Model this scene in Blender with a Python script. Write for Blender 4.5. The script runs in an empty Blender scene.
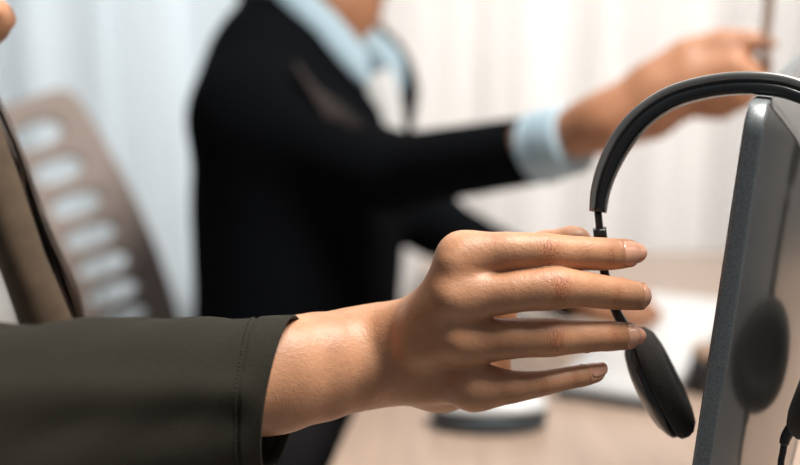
import bpy, bmesh, math, random
import numpy as np
from mathutils import Vector, Matrix

random.seed(7); np.random.seed(7)
scene = bpy.context.scene
COL = scene.collection

# ---------------------------------------------------------------- camera, world, light
DESK_Z = 0.73
CAM = Vector((0.0, 0.0, DESK_Z + 0.45))
FPX = 1200.0
PITCH = math.atan(252.5 / FPX)
RIGHT = Vector((1, 0, 0))
FWD = Vector((0, math.cos(PITCH), -math.sin(PITCH)))
UP = Vector((0, math.sin(PITCH), math.cos(PITCH)))

cam_data = bpy.data.cameras.new('camera')
cam_data.sensor_fit = 'HORIZONTAL'; cam_data.sensor_width = 36.0
cam_data.lens = 36.0 * FPX / 800.0
cam_data.clip_start = 0.02
cam_data.dof.use_dof = True
cam_data.dof.focus_distance = 0.578
cam_data.dof.aperture_fstop = 3.7
cam = bpy.data.objects.new('camera', cam_data); COL.objects.link(cam)
cam.location = CAM; cam.rotation_euler = (math.pi / 2 - PITCH, 0, 0)
scene.camera = cam

world = bpy.data.worlds.new('daylight'); scene.world = world; world.use_nodes = True
bg = world.node_tree.nodes['Background']
bg.inputs[0].default_value = (0.93, 0.97, 1.0, 1); bg.inputs[1].default_value = 0.17

def area(name, loc, target, sx, sy, power, color):
    d = bpy.data.lights.new(name, 'AREA'); d.shape = 'RECTANGLE'; d.size = sx; d.size_y = sy
    d.energy = power; d.color = color
    o = bpy.data.objects.new(name, d); COL.objects.link(o); o.location = loc
    o.rotation_euler = (Vector(target) - Vector(loc)).to_track_quat('-Z', 'Y').to_euler()
    return o
area('added_overhead_key', (0.62, 0.62, 2.35), (0.08, 0.60, 0.97), 0.8, 0.6, 54, (1.0, 0.93, 0.84))  # unseen overhead key, added to shade the hand from above
area('window_daylight', (0.0, 4.3, 1.7), (0, 3.4, 1.4), 3.4, 2.4, 106, (1.0, 0.97, 0.94))
area('added_overhead_by_window', (-0.2, 2.5, 2.6), (0.1, 1.6, 0.8), 1.4, 0.9, 15, (1.0, 0.95, 0.9))  # unseen overhead area lamp, added above the far desk

scene.view_settings.view_transform = 'Standard'; scene.view_settings.look = 'None'
scene.view_settings.exposure = 0.0; scene.view_settings.gamma = 1.0
scene.view_settings.use_curve_mapping = False

# ---------------------------------------------------------------- helpers
def q(px, py, d):
    """picture direction and depth -> camera aligned metres (right, up, away)"""
    return np.array(((px - 400.0) / FPX * d, -(py - 232.5) / FPX * d, d), dtype=np.float64)
AX = np.array([RIGHT[:], UP[:], FWD[:]]); CAMN = np.array(CAM[:])
def toworld(a): return np.asarray(a) @ AX + CAMN
def W(px, py, d): return Vector(toworld(q(px, py, d)))
def on_plane(px, py, z):
    r = toworld(q(px, py, 1.0)) - CAMN
    return Vector(CAMN + r * ((z - CAMN[2]) / r[2]))

def mat(name, color, rough=0.5, metal=0.0, spec=0.5, var=0.0, scale=200.0, bump=0.0, bump_scale=None,
        sheen=0.0, coat=0.0, stretch=None, sss=0.0, sssr=(1, .4, .25), sss_scale=.004, col2=None, coord='Object'):
    m = bpy.data.materials.new(name); m.use_nodes = True
    nt = m.node_tree; N = nt.nodes; L = nt.links; p = N['Principled BSDF']
    p.inputs['Base Color'].default_value = (*color, 1); p.inputs['Roughness'].default_value = rough
    p.inputs['Metallic'].default_value = metal; p.inputs['Specular IOR Level'].default_value = spec
    p.inputs['Sheen Weight'].default_value = sheen; p.inputs['Coat Weight'].default_value = coat
    if sss:
        p.inputs['Subsurface Weight'].default_value = sss
        p.inputs['Subsurface Radius'].default_value = sssr
        p.inputs['Subsurface Scale'].default_value = sss_scale
    if var or bump:
        tc = N.new('ShaderNodeTexCoord'); mp = N.new('ShaderNodeMapping')
        L.new(tc.outputs[coord], mp.inputs['Vector'])
        if stretch: mp.inputs['Scale'].default_value = stretch
        if var:
            n = N.new('ShaderNodeTexNoise'); n.inputs['Scale'].default_value = scale; n.inputs['Detail'].default_value = 4
            L.new(mp.outputs[0], n.inputs['Vector'])
            r = N.new('ShaderNodeValToRGB')
            r.color_ramp.elements[0].position = .3; r.color_ramp.elements[1].position = .7
            c2 = col2 or tuple(min(1, c * (1 + var)) for c in color)
            c1 = tuple(c * (1 - var) for c in color) if col2 is None else color
            r.color_ramp.elements[0].color = (*c1, 1); r.color_ramp.elements[1].color = (*c2, 1)
            L.new(n.outputs['Fac'], r.inputs[0]); L.new(r.outputs[0], p.inputs['Base Color'])
        if bump:
            n2 = N.new('ShaderNodeTexNoise'); n2.inputs['Scale'].default_value = bump_scale or scale; n2.inputs['Detail'].default_value = 3
            L.new(mp.outputs[0], n2.inputs['Vector'])
            b = N.new('ShaderNodeBump'); b.inputs['Strength'].default_value = bump; b.inputs['Distance'].default_value = .001
            L.new(n2.outputs['Fac'], b.inputs['Height']); L.new(b.outputs[0], p.inputs['Normal'])
    return m

def empty(name, loc, label, cat, group=None):
    o = bpy.data.objects.new(name, None); COL.objects.link(o); o.location = loc; o.empty_display_size = .05
    o['label'] = label; o['category'] = cat
    if group: o['group'] = group
    return o
def tag(o, label, cat, group=None):
    o['label'] = label; o['category'] = cat
    if group: o['group'] = group
    return o
ROOTLOC = {}
def wloc(o):
    v = Vector((0, 0, 0))
    while o is not None: v += o.location; o = o.parent
    return v
def link(name, me, m, parent=None, smooth=True, kind=None):
    """one mesh object; vertices are given in world metres and moved under the parent"""
    if m is not None and not me.materials: me.materials.append(m)
    o = bpy.data.objects.new(name, me); COL.objects.link(o)
    if parent is not None:
        off = wloc(parent); me.transform(Matrix.Translation(-off)); o.parent = parent
    else:
        vs = np.empty(len(me.vertices) * 3); me.vertices.foreach_get('co', vs); vs = vs.reshape(-1, 3)
        base = Vector(((vs[:, 0].min() + vs[:, 0].max()) / 2, (vs[:, 1].min() + vs[:, 1].max()) / 2, vs[:, 2].min()))
        me.transform(Matrix.Translation(-base)); o.location = base
    if smooth: me.polygons.foreach_set('use_smooth', [True] * len(me.polygons))
    if kind: o['kind'] = kind
    return o
def mesh_from(verts, faces, name='m'):
    me = bpy.data.meshes.new(name)
    me.from_pydata([tuple(v) for v in verts], [], [tuple(f) for f in faces]); me.update()
    bm = bmesh.new(); bm.from_mesh(me); bmesh.ops.remove_doubles(bm, verts=bm.verts, dist=1e-7)
    bmesh.ops.recalc_face_normals(bm, faces=bm.faces); bm.to_mesh(me); bm.free(); return me
def join_meshes(parts):
    V = []; F = []
    for v, f in parts:
        o = len(V); V += [tuple(x) for x in v]; F += [tuple(i + o for i in x) for x in f]
    return V, F

def box(lo, hi, bev=0.0, seg=2):
    bm = bmesh.new(); bmesh.ops.create_cube(bm, size=1)
    for v in bm.verts:
        v.co = Vector([(lo[i] + hi[i]) / 2 + v.co[i] * (hi[i] - lo[i]) for i in range(3)])
    if bev: bmesh.ops.bevel(bm, geom=bm.edges[:], offset=bev, segments=seg, affect='EDGES', profile=.5)
    me = bpy.data.meshes.new('box'); bm.to_mesh(me); bm.free(); return me
def sweep(path, prof, upv, closed_prof=True):
    """prof: (a,b) points, a along binormal, b along outward normal; upv(i)-> outward hint"""
    P = [np.array(p, float) for p in path]; n = len(P); V = []; F = []
    for i in range(n):
        t = P[min(i + 1, n - 1)] - P[max(i - 1, 0)]; t /= np.linalg.norm(t)
        u = np.array(upv(i, P[i]), float); u -= t * u.dot(t); u /= np.linalg.norm(u)
        b = np.cross(t, u)
        pr = prof(i / (n - 1)) if callable(prof) else prof
        for (a, c) in pr: V.append(P[i] + b * a + u * c)
    k = len(V) // n
    for i in range(n - 1):
        for j in range(k):
            F.append((i * k + j, i * k + (j + 1) % k, (i + 1) * k + (j + 1) % k, (i + 1) * k + j))
    F.append(tuple(range(k))); F.append(tuple(range((n - 1) * k, n * k)))
    return V, F
def rrect(w, h, r, seg=3):
    out = []
    for cx, cy, a0 in ((w / 2 - r, h / 2 - r, 0), (-w / 2 + r, h / 2 - r, 90), (-w / 2 + r, -h / 2 + r, 180), (w / 2 - r, -h / 2 + r, 270)):
        for s in range(seg + 1):
            a = math.radians(a0 + 90 * s / seg); out.append((cx + r * math.cos(a), cy + r * math.sin(a)))
    return out
def circ(r, n=16): return [(r * math.cos(2 * math.pi * i / n), r * math.sin(2 * math.pi * i / n)) for i in range(n)]
def catmull(pts, n):
    P = np.array(pts, float); m = len(P); out = []
    for i in range(n):
        t = i / (n - 1) * (m - 1); k = min(int(t), m - 2); f = t - k
        p0 = P[k - 1] if k > 0 else 2 * P[0] - P[1]; p1 = P[k]; p2 = P[k + 1]
        p3 = P[k + 2] if k + 2 < m else 2 * P[-1] - P[-2]
        out.append(.5 * (2 * p1 + (p2 - p0) * f + (2 * p0 - 5 * p1 + 4 * p2 - p3) * f * f + (3 * p1 - p0 - 3 * p2 + p3) * f ** 3))
    return np.array(out)
def tube(path, r, n=12):
    P = np.array(path, float); rad = (lambda t: r) if not callable(r) else r
    return sweep(P, lambda t: circ(rad(t), n), lambda i, p: (0.31, 0.83, 0.47))
def lathe(prof, origin, axis, n=40, squash=None):
    """prof: (along, radius)"""
    a = np.array(axis, float); a /= np.linalg.norm(a); o = np.array(origin, float)
    h = np.array((0, 0, 1.0)) if abs(a[2]) < .9 else np.array((1.0, 0, 0))
    u = np.cross(a, h); u /= np.linalg.norm(u); v = np.cross(a, u)
    V = []; F = []; k = len(prof)
    for (s, r) in prof:
        for j in range(n):
            c = 2 * math.pi * j / n; V.append(o + a * s + u * (r * math.cos(c)) + v * (r * math.sin(c) * (squash or 1)))
    for i in range(k - 1):
        for j in range(n): F.append((i * n + j, i * n + (j + 1) % n, (i + 1) * n + (j + 1) % n, (i + 1) * n + j))
    F.append(tuple(range(n))); F.append(tuple(range((k - 1) * n, k * n)))
    return V, F

# ---------------------------------------------------------------- distance-field bodies
class Grid:
    def __init__(s, lo, hi, h):
        s.lo = np.array(lo, float); s.h = h
        s.n = np.ceil((np.array(hi) - s.lo) / h).astype(int) + 1
        s.ax = [(s.lo[i] + h * np.arange(s.n[i])).astype(np.float32) for i in range(3)]
    def new(s): return np.full(tuple(s.n), 1.0, np.float32)
def smin(a, b, k):
    if k <= 0: return np.minimum(a, b)
    h = np.maximum(k - np.abs(a - b), 0) / k
    return np.minimum(a, b) - h * h * k * .25
def cone_d(X, Y, Z, a, b, ra, rb, kz=1.0, kx=1.0):
    s = np.array((1 / kx, 1.0, 1 / kz)); A = a * s; B = b * s; d = B - A; L = d.dot(d)
    px = X / kx - A[0]; py = Y - A[1]; pz = Z / kz - A[2]
    t = np.clip((px * d[0] + py * d[1] + pz * d[2]) / max(L, 1e-12), 0, 1)
    t = t.astype(np.float32)
    return np.sqrt((px - t * d[0]) ** 2 + (py - t * d[1]) ** 2 + (pz - t * d[2]) ** 2) - (ra + (rb - ra) * t)
def put(g, f, a, b, ra, rb, k, kz=1.0, kx=1.0, pad=.02):
    """smooth-union one tapering limb segment into field f (only near it)"""
    R = max(ra, rb) * max(1, kz, kx) + pad + k
    lo = np.minimum(a, b) - R; hi = np.maximum(a, b) + R
    i0 = np.maximum(((lo - g.lo) / g.h).astype(int), 0); i1 = np.minimum(((hi - g.lo) / g.h).astype(int) + 2, g.n)
    if (i1 <= i0).any(): return
    sl = tuple(slice(i0[i], i1[i]) for i in range(3))
    X = g.ax[0][sl[0]][:, None, None]; Y = g.ax[1][sl[1]][None, :, None]; Z = g.ax[2][sl[2]][None, None, :]
    f[sl] = smin(f[sl], cone_d(X, Y, Z, a, b, ra, rb, kz, kx).astype(np.float32), k)
def chain(g, f, pts, k=.004, kz=1.0, kx=1.0, kk=None, pad=.02):
    """pts: (px,py,depth,radius in picture pixels)"""
    t = [(q(p[0], p[1], p[2]), p[3] * p[2] / FPX) for p in pts]
    if len(t) == 1: put(g, f, t[0][0], t[0][0], t[0][1], t[0][1], k, kz, kx, pad)
    for (a, ra), (b, rb) in zip(t[:-1], t[1:]): put(g, f, a, b, ra, rb, k, kz, kx, pad)
def surface_nets(f, g):
    s = f < 0
    n = np.array(f.shape)
    cnt = np.zeros(tuple(n - 1), np.int8)
    for dx in (0, 1):
        for dy in (0, 1):
            for dz in (0, 1):
                cnt += s[dx:n[0] - 1 + dx, dy:n[1] - 1 + dy, dz:n[2] - 1 + dz]
    act = (cnt > 0) & (cnt < 8)
    idx = np.argwhere(act); vid = np.full(act.shape, -1, np.int32); vid[act] = np.arange(len(idx))
    acc = np.zeros((len(idx), 3)); num = np.zeros(len(idx))
    C = [(a, b, c) for a in (0, 1) for b in (0, 1) for c in (0, 1)]
    for a in C:
        for ax in range(3):
            if a[ax]: continue
            b = list(a); b[ax] = 1
            fa = f[idx[:, 0] + a[0], idx[:, 1] + a[1], idx[:, 2] + a[2]]; fb = f[idx[:, 0] + b[0], idx[:, 1] + b[1], idx[:, 2] + b[2]]
            m = (fa < 0) != (fb < 0)
            t = np.where(m, fa / np.where(m, fa - fb, 1), 0)
            p = np.tile(np.array(a, float), (len(idx), 1)); p[:, ax] = t
            acc += p * m[:, None]; num += m
    V = g.lo + g.h * (idx + acc / num[:, None])
    quads = []
    for ax in range(3):
        o1, o2 = [(1, 2), (2, 0), (0, 1)][ax]
        sl0 = [slice(None)] * 3; sl1 = [slice(None)] * 3
        sl0[ax] = slice(0, n[ax] - 1); sl1[ax] = slice(1, n[ax])
        cr = s[tuple(sl0)] != s[tuple(sl1)]
        e = np.argwhere(cr)
        e = e[(e[:, o1] > 0) & (e[:, o2] > 0) & (e[:, o1] < n[o1] - 1) & (e[:, o2] < n[o2] - 1)]
        ins = s[e[:, 0], e[:, 1], e[:, 2]]
        def c(d1, d2):
            t = e.copy(); t[:, o1] -= d1; t[:, o2] -= d2; return vid[t[:, 0], t[:, 1], t[:, 2]]
        Q = np.stack([c(1, 1), c(0, 1), c(0, 0), c(1, 0)], 1)
        Q[ins] = Q[ins][:, ::-1]
        quads.append(Q)
    return V, np.concatenate(quads)
def relax(V, Q, it=2, lam=.5):
    E = np.concatenate([Q[:, [0, 1]], Q[:, [1, 2]], Q[:, [2, 3]], Q[:, [3, 0]]])
    for _ in range(it):
        acc = np.zeros_like(V); n = np.zeros(len(V))
        for a, b in ((0, 1), (1, 0)):
            for k in range(3): acc[:, k] += np.bincount(E[:, a], V[E[:, b], k], len(V))
            n += np.bincount(E[:, a], minlength=len(V))
        V = V + lam * (acc / np.maximum(n, 1)[:, None] - V)
    return V
def field_mesh(f, g, it=2, world=True):
    V, Q = surface_nets(f, g); V = relax(V, Q, it)
    return V, Q
def np_mesh(V, Q):
    me = bpy.data.meshes.new('field'); me.from_pydata(V.tolist(), [], Q.tolist()); me.update(); 
    return me
def fieldobj(name, f, g, m, parent, it=2):
    V, Q = field_mesh(f, g, it)
    # camera-aligned axes are left-handed: flip winding for the world
    return link(name, np_mesh(toworld(V), Q), m, parent)

# ---------------------------------------------------------------- materials
M_black_plastic = mat('black_satin_plastic', (.012, .013, .015), .38, bump=.05, bump_scale=900)
M_black_gloss = mat('black_smooth_plastic', (.014, .016, .019), .24)
M_band_shell = mat('gunmetal_band', (.28, .28, .275), .32, metal=.6)
M_foam = mat('black_foam', (.032, .030, .028), .95, spec=.2, var=.55, scale=1600, bump=.5, bump_scale=1500, sheen=.12)
M_alu = mat('speckled_aluminium', (.22, .245, .26), .42, metal=.55, var=.35, scale=1400, bump=.06, bump_scale=1400)
M_aluback = mat('brushed_aluminium_back', (.42, .42, .415), .19, metal=.9, var=.05, scale=40)
M_screen = mat('dark_glass_screen', (.02, .022, .025), .08, coat=.5)
M_desk = mat('pale_wood_laminate', (.42, .315, .255), .34, var=.10, scale=6, stretch=(12, 1, 1))
M_desk_edge = mat('desk_edge_band', (.36, .26, .2), .5)
M_desk_leg = mat('white_powder_coated_steel', (.7, .7, .7), .4)
M_white_plastic = mat('white_plastic', (.64, .67, .70), .3)
M_grey_plastic_shade = mat('slate_plastic_and_shade', (.05, .065, .08), .45)  # real plastic, also stands in for shadow under mouse and keyboard
M_key = mat('white_keycap', (.78, .79, .80), .4)
M_chair = mat('taupe_chair_plastic', (.34, .275, .25), .6, bump=.1, bump_scale=500)
M_chair_seat = mat('taupe_fabric', (.26, .215, .2), .9)
M_metal = mat('dull_metal', (.3, .3, .3), .35, metal=.9)
M_blazer = mat('black_suiting', (.0040, .0048, .0062), .95, spec=.04, var=.2, scale=350)
M_trouser = mat('black_trouser_cloth', (.012, .012, .014), .9)
M_shoe = mat('black_leather', (.01, .01, .01), .35)
M_shirt_blue = mat('pale_blue_cotton', (.38, .52, .62), .85, var=.05, scale=60)
M_shirt_white = mat('white_cotton', (.74, .76, .77), .85)
M_hair = mat('dark_brown_hair', (.035, .02, .013), .5, var=.5, scale=60, stretch=(4, 4, .6))
M_olive = mat('dark_olive_cloth', (.020, .0185, .0135), .9, spec=.2, sheen=.02, var=.22, scale=900, bump=.3, bump_scale=1500)
M_lapel = mat('brown_olive_cloth', (.075, .052, .034), .85, spec=.3, var=.15, scale=80)
M_thread = mat('olive_thread', (.022, .02, .016), .8)
M_pencil = mat('brown_pen_barrel', (.17, .10, .07), .45)
M_tan = mat('tan_plastic', (.36, .24, .17), .35)
M_nail = mat('fingernail_keratin', (.72, .37, .26), .22, spec=.5, sss=.25, sss_scale=.003, coat=.25, var=.06, scale=90)
M_wall = mat('painted_wall', (.60, .58, .57), .8, var=.03, scale=8)
M_floor = mat('grey_carpet_floor', (.26, .25, .24), .9, var=.15, scale=160)
M_frame = mat('white_window_frame', (.75, .75, .75), .4)

def skin_mat(name, base, detailed):
    m = mat(name, base, .46, spec=.45, sss=.12, sssr=(1, .32, .16), sss_scale=.003)
    nt = m.node_tree; N = nt.nodes; L = nt.links; p = N['Principled BSDF']
    tc = N.new('ShaderNodeTexCoord')
    n1 = N.new('ShaderNodeTexNoise'); n1.inputs['Scale'].default_value = 55; n1.inputs['Detail'].default_value = 4
    L.new(tc.outputs['Object'], n1.inputs['Vector'])
    r = N.new('ShaderNodeValToRGB'); r.color_ramp.elements[0].position = .3; r.color_ramp.elements[1].position = .72
    r.color_ramp.elements[0].color = (base[0] * .84, base[1] * .78, base[2] * .74, 1)
    r.color_ramp.elements[1].color = (base[0] * 1.08, base[1] * 1.1, base[2] * 1.12, 1)
    L.new(n1.outputs['Fac'], r.inputs[0])
    col = r.outputs[0]
    v = N.new('ShaderNodeTexVoronoi'); v.inputs['Scale'].default_value = 1100
    L.new(tc.outputs['Object'], v.inputs['Vector'])
    n2 = N.new('ShaderNodeTexNoise'); n2.inputs['Scale'].default_value = 420; n2.inputs['Detail'].default_value = 4
    L.new(tc.outputs['Object'], n2.inputs['Vector'])
    ad = N.new('ShaderNodeMath'); ad.operation = 'MULTIPLY_ADD'; ad.inputs[1].default_value = .35
    L.new(v.outputs['Distance'], ad.inputs[0]); L.new(n2.outputs['Fac'], ad.inputs[2])
    h = ad.outputs[0]
    if detailed:
        at = N.new('ShaderNodeAttribute'); at.attribute_name = 'joint_u'
        mk = N.new('ShaderNodeAttribute'); mk.attribute_name = 'joint_mask'
        n3 = N.new('ShaderNodeTexNoise'); n3.inputs['Scale'].default_value = 330; n3.inputs['Detail'].default_value = 3
        L.new(tc.outputs['Object'], n3.inputs['Vector'])
        s1 = N.new('ShaderNodeMath'); s1.operation = 'MULTIPLY_ADD'; s1.inputs[1].default_value = 7.0
        L.new(n3.outputs['Fac'], s1.inputs[0]); L.new(at.outputs['Fac'], s1.inputs[2])
        s2 = N.new('ShaderNodeMath'); s2.operation = 'MULTIPLY'; s2.inputs[1].default_value = 3.4
        L.new(s1.outputs[0], s2.inputs[0])
        s3 = N.new('ShaderNodeMath'); s3.operation = 'SINE'; L.new(s2.outputs[0], s3.inputs[0])
        s4 = N.new('ShaderNodeMapRange'); s4.inputs[1].default_value = .35; s4.inputs[2].default_value = 1.0
        L.new(s3.outputs[0], s4.inputs[0])
        s5 = N.new('ShaderNodeMath'); s5.operation = 'MULTIPLY'
        L.new(s4.outputs[0], s5.inputs[0]); L.new(mk.outputs['Fac'], s5.inputs[1])
        sub = N.new('ShaderNodeMath'); sub.operation = 'MULTIPLY_ADD'; sub.inputs[1].default_value = -1.5
        L.new(s5.outputs[0], sub.inputs[0]); L.new(h, sub.inputs[2]); h = sub.outputs[0]
        # knuckle skin is redder and darker, the creases browner
        mx = N.new('ShaderNodeMixRGB'); mx.blend_type = 'MULTIPLY'
        k1 = N.new('ShaderNodeMath'); k1.operation = 'MULTIPLY'; k1.inputs[1].default_value = .8
        L.new(mk.outputs['Fac'], k1.inputs[0]); L.new(k1.outputs[0], mx.inputs[0])
        L.new(col, mx.inputs[1]); mx.inputs[2].default_value = (.88, .68, .58, 1)
        mx2 = N.new('ShaderNodeMixRGB'); mx2.blend_type = 'MULTIPLY'
        k2 = N.new('ShaderNodeMath'); k2.operation = 'MULTIPLY'; k2.inputs[1].default_value = .85
        L.new(s5.outputs[0], k2.inputs[0]); L.new(k2.outputs[0], mx2.inputs[0])
        L.new(mx.outputs[0], mx2.inputs[1]); mx2.inputs[2].default_value = (.55, .38, .3, 1)
        col = mx2.outputs[0]
    L.new(col, p.inputs['Base Color'])
    b = N.new('ShaderNodeBump'); b.inputs['Strength'].default_value = .32; b.inputs['Distance'].default_value = .0007
    L.new(h, b.inputs['Height']); L.new(b.outputs[0], p.inputs['Normal'])
    return m
M_skin = skin_mat('skin', (.51, .262, .148), True)
M_skin2 = skin_mat('tan_skin', (.42, .20, .11), False)

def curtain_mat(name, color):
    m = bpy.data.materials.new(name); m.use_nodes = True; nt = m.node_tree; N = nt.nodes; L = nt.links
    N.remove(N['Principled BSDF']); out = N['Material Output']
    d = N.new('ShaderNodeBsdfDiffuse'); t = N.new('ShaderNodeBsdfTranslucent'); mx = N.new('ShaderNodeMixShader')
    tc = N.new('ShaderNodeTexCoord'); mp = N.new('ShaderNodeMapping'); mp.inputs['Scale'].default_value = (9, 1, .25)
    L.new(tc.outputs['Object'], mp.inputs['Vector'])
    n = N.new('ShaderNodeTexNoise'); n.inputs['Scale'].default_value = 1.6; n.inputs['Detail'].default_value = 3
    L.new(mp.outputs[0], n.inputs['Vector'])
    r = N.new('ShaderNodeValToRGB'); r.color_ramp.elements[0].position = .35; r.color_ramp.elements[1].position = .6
    r.color_ramp.elements[0].color = (*[c * .93 for c in color], 1); r.color_ramp.elements[1].color = (*color, 1)  # darker vertical streaks paint fold shading into the cloth colour
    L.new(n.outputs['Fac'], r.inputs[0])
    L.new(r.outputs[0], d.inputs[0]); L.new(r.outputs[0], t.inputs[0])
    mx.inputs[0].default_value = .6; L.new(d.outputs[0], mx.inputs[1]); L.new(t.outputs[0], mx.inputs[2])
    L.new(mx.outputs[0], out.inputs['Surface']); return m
M_curtain_cool_light = curtain_mat('voile_cool_light_tint', (.81, .85, .875))  # cool tint stands in for the bluer light on the left
M_curtain_warm_light = curtain_mat('voile_warm_light_tint', (.93, .91, .895))  # warm tint stands in for the warmer light on the right

# ---------------------------------------------------------------- the room
def structure(name, me, m): return link(name, me, m, None, smooth=False, kind='structure')
structure('floor', box((-3, -1.5, -.1), (3, 3.75, 0)), M_floor)
structure('wall_left', box((-3.1, -1.5, 0), (-3, 3.75, 2.8)), M_wall)
structure('wall_right', box((3, -1.5, 0), (3.1, 3.75, 2.8)), M_wall)
V, F = [], []
def addbox(V, F, lo, hi):
    o = len(V)
    for x in (0, 1):
        for y in (0, 1):
            for z in (0, 1): V.append(((lo, hi)[x][0], (lo, hi)[y][1], (lo, hi)[z][2]))
    for f in ((0, 1, 3, 2), (4, 6, 7, 5), (0, 4, 5, 1), (2, 3, 7, 6), (0, 2, 6, 4), (1, 5, 7, 3)): F.append(tuple(o + i for i in f))
WX = 2.3; WZ0, WZ1 = .22, 2.55
addbox(V, F, (-3, 3.65, 0), (3, 3.75, WZ0)); addbox(V, F, (-3, 3.65, WZ1), (3, 3.75, 2.8))
addbox(V, F, (-3, 3.65, WZ0), (-WX, 3.75, WZ1)); addbox(V, F, (WX, 3.65, WZ0), (3, 3.75, WZ1))
me = bpy.data.meshes.new('wall'); me.from_pydata(V, [], F); me.update()
structure('wall_back', me, M_wall)
V, F = [], []
for x in (-WX, -WX / 2, 0, WX / 2, WX): addbox(V, F, (x - .03, 3.66, WZ0), (x + .03, 3.72, WZ1))
for z in (WZ0, WZ1 - .06): addbox(V, F, (-WX, 3.665, z), (WX, 3.715, z + .06))
me = bpy.data.meshes.new('win'); me.from_pydata(V, [], F); me.update()
structure('window_1', me, M_frame)

def curtain(name, x0, x1, y, z0, z1, m, seed, amp, wl, label):
    rnd = random.Random(seed); n = int((x1 - x0) / .008); V = []; F = []
    ph = [rnd.uniform(0, 6) for _ in range(4)]
    zs = np.linspace(z0, z1, 10)
    for i in range(n + 1):
        x = x0 + (x1 - x0) * i / n
        for z in zs:
            k = 1 + .12 * math.sin(z * 1.3 + ph[3])
            yy = y + k * amp * (math.sin(2 * math.pi * x / wl + ph[0] + .5 * math.sin(3.1 * x + ph[1])) + .45 * math.sin(2 * math.pi * x / (wl * .57) + ph[2]))
            V.append((x, yy, z))
    k = len(zs)
    for i in range(n):
        for j in range(k - 1): F.append((i * k + j, i * k + j + 1, (i + 1) * k + j + 1, (i + 1) * k + j))
    o = link(name, mesh_from(V, F), m)
    md = o.modifiers.new('thickness', 'SOLIDIFY'); md.thickness = .0012
    tag(o, label, 'curtain'); return o
curtain('curtain', -2.35, -.13, 3.48, .015, 2.62, M_curtain_cool_light, 3, .03, .21, 'white sheer curtain, tinted for cool light, hanging behind the slotted chair, on the left of the window')
curtain('curtain', -.16, 2.35, 3.46, .015, 2.62, M_curtain_warm_light, 5, .03, .24, 'white sheer curtain, tinted for warm light, hanging behind the outstretched arm, on the right of the window')

# ---------------------------------------------------------------- desk
desk = empty('desk', (.45, 1.2, 0), 'pale pinkish wood desk carrying the white mouse and keyboard', 'desk')
poly = [(-.14, .45), (1.3, .45), (1.3, 1.98), (.045, 1.98)]
V = [(x, y, DESK_Z) for x, y in poly] + [(x, y, DESK_Z - .028) for x, y in poly]
me = mesh_from(V, [(0, 1, 2, 3), (7, 6, 5, 4)] + [(i, i + 4, (i + 1) % 4 + 4, (i + 1) % 4) for i in range(4)])
link('desktop', me, M_desk, desk, smooth=False)
for (x, y) in ((.02, .53), (1.22, .53), (1.22, 1.9), (.1, 1.9)):
    link('leg', box((x - .025, y - .025, 0), (x + .025, y + .025, DESK_Z - .0285), .004), M_desk_leg, desk, smooth=False)

# ---------------------------------------------------------------- monitor seen along its edge
ridge_t = np.array(W(767, 105, .540))
az = math.radians(21.0); tan_ = np.array((math.sin(az), math.cos(az), 0.0))
ray = toworld(q(711, 465, 1.0)) - CAMN
ridge_b = CAMN + ray * ((ridge_t - CAMN).dot(tan_) / ray.dot(tan_))     # the panel leans about its level top edge
upm = ridge_t - ridge_b; upm /= np.linalg.norm(upm)
nrm = np.cross(tan_, upm)          # back face looks to the right
if nrm[0] < 0: nrm = -nrm
ML, MH, MT = .47, .285, .0088
mon = empty('monitor', (0, 0, 0), 'silver desktop monitor seen along its edge with the black headset hung over its top', 'monitor')
def MP(s, v, n): return ridge_t + tan_ * s - upm * v + nrm * n
mc = MP(ML / 2, MH, -.0); mon.location = (mc[0], mc[1], DESK_Z)
def rr_loop(inset, r, seg=7):
    w, h = ML - 2 * inset, MH - 2 * inset
    return [(ML / 2 + a, MH / 2 + b) for a, b in rrect(w, h, max(r - inset, .002), seg)]
def loop_scaled(qf, r=.011, seg=7):
    return [(ML / 2 + (a - ML / 2) * qf, MH / 2 + (b - MH / 2) * qf) for a, b in rr_loop(0, r, seg)]
B = .036
# strip (frame) : front rim -> side -> back rim
rings = [(rr_loop(.004, .015), -MT), (rr_loop(.0010, .015), -MT + .0003), (rr_loop(.0003, .015), -MT + .0010), (rr_loop(0, .015), -MT + .002), (rr_loop(0, .015), -.0012), (rr_loop(.0003, .015), -.0005), (rr_loop(.0010, .015), 0)]
V = []; F = []
for lp, n in rings:
    for (s, v) in lp: V.append(MP(s, v, n))
k = len(rings[0][0])
for i in range(len(rings) - 1):
    for j in range(k): F.append((i * k + j, i * k + (j + 1) % k, (i + 1) * k + (j + 1) % k, (i + 1) * k + j))
F.append(tuple(range(k)))
link('side_frame', mesh_from(V, F), M_alu, mon)
V = []; F = []; qs = list(1 - .0042 * 2 * np.array([0.0])) + list(np.linspace(.985, .02, 40))
def bul(qf): return B * (1 - qf ** 3.0)
first = rr_loop(.0010, .015)
V += [MP(s, v, 0) for s, v in first]
def bul(i): return .030 * (1 - math.exp(-(i - .001) / .027)) + .010 * (1 - (1 - min(1, i / .14)) ** 2)
qs = [0] + list(.001 + (MH / 2 - .004) * np.linspace(.012, 1, 60) ** 1.5)
for qf in qs[1:]:
    V += [MP(s, v, bul(qf)) for s, v in rr_loop(qf, .015)]
nr = len(qs)
for i in range(nr - 1):
    for j in range(k): F.append((i * k + j, i * k + (j + 1) % k, (i + 1) * k + (j + 1) % k, (i + 1) * k + j))
F.append(tuple(range((nr - 1) * k, nr * k)))
link('back_shell', mesh_from(V, F), M_aluback, mon)
V = [MP(s, v, -MT - .0004) for s, v in rr_loop(.005, .015)] + [MP(s, v, -MT + .0006) for s, v in rr_loop(.005, .015)]
F = [tuple(range(k)), tuple(range(k, 2 * k))] + [(j, (j + 1) % k, (j + 1) % k + k, j + k) for j in range(k)]
link('screen', mesh_from(V, F), M_screen, mon)
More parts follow.
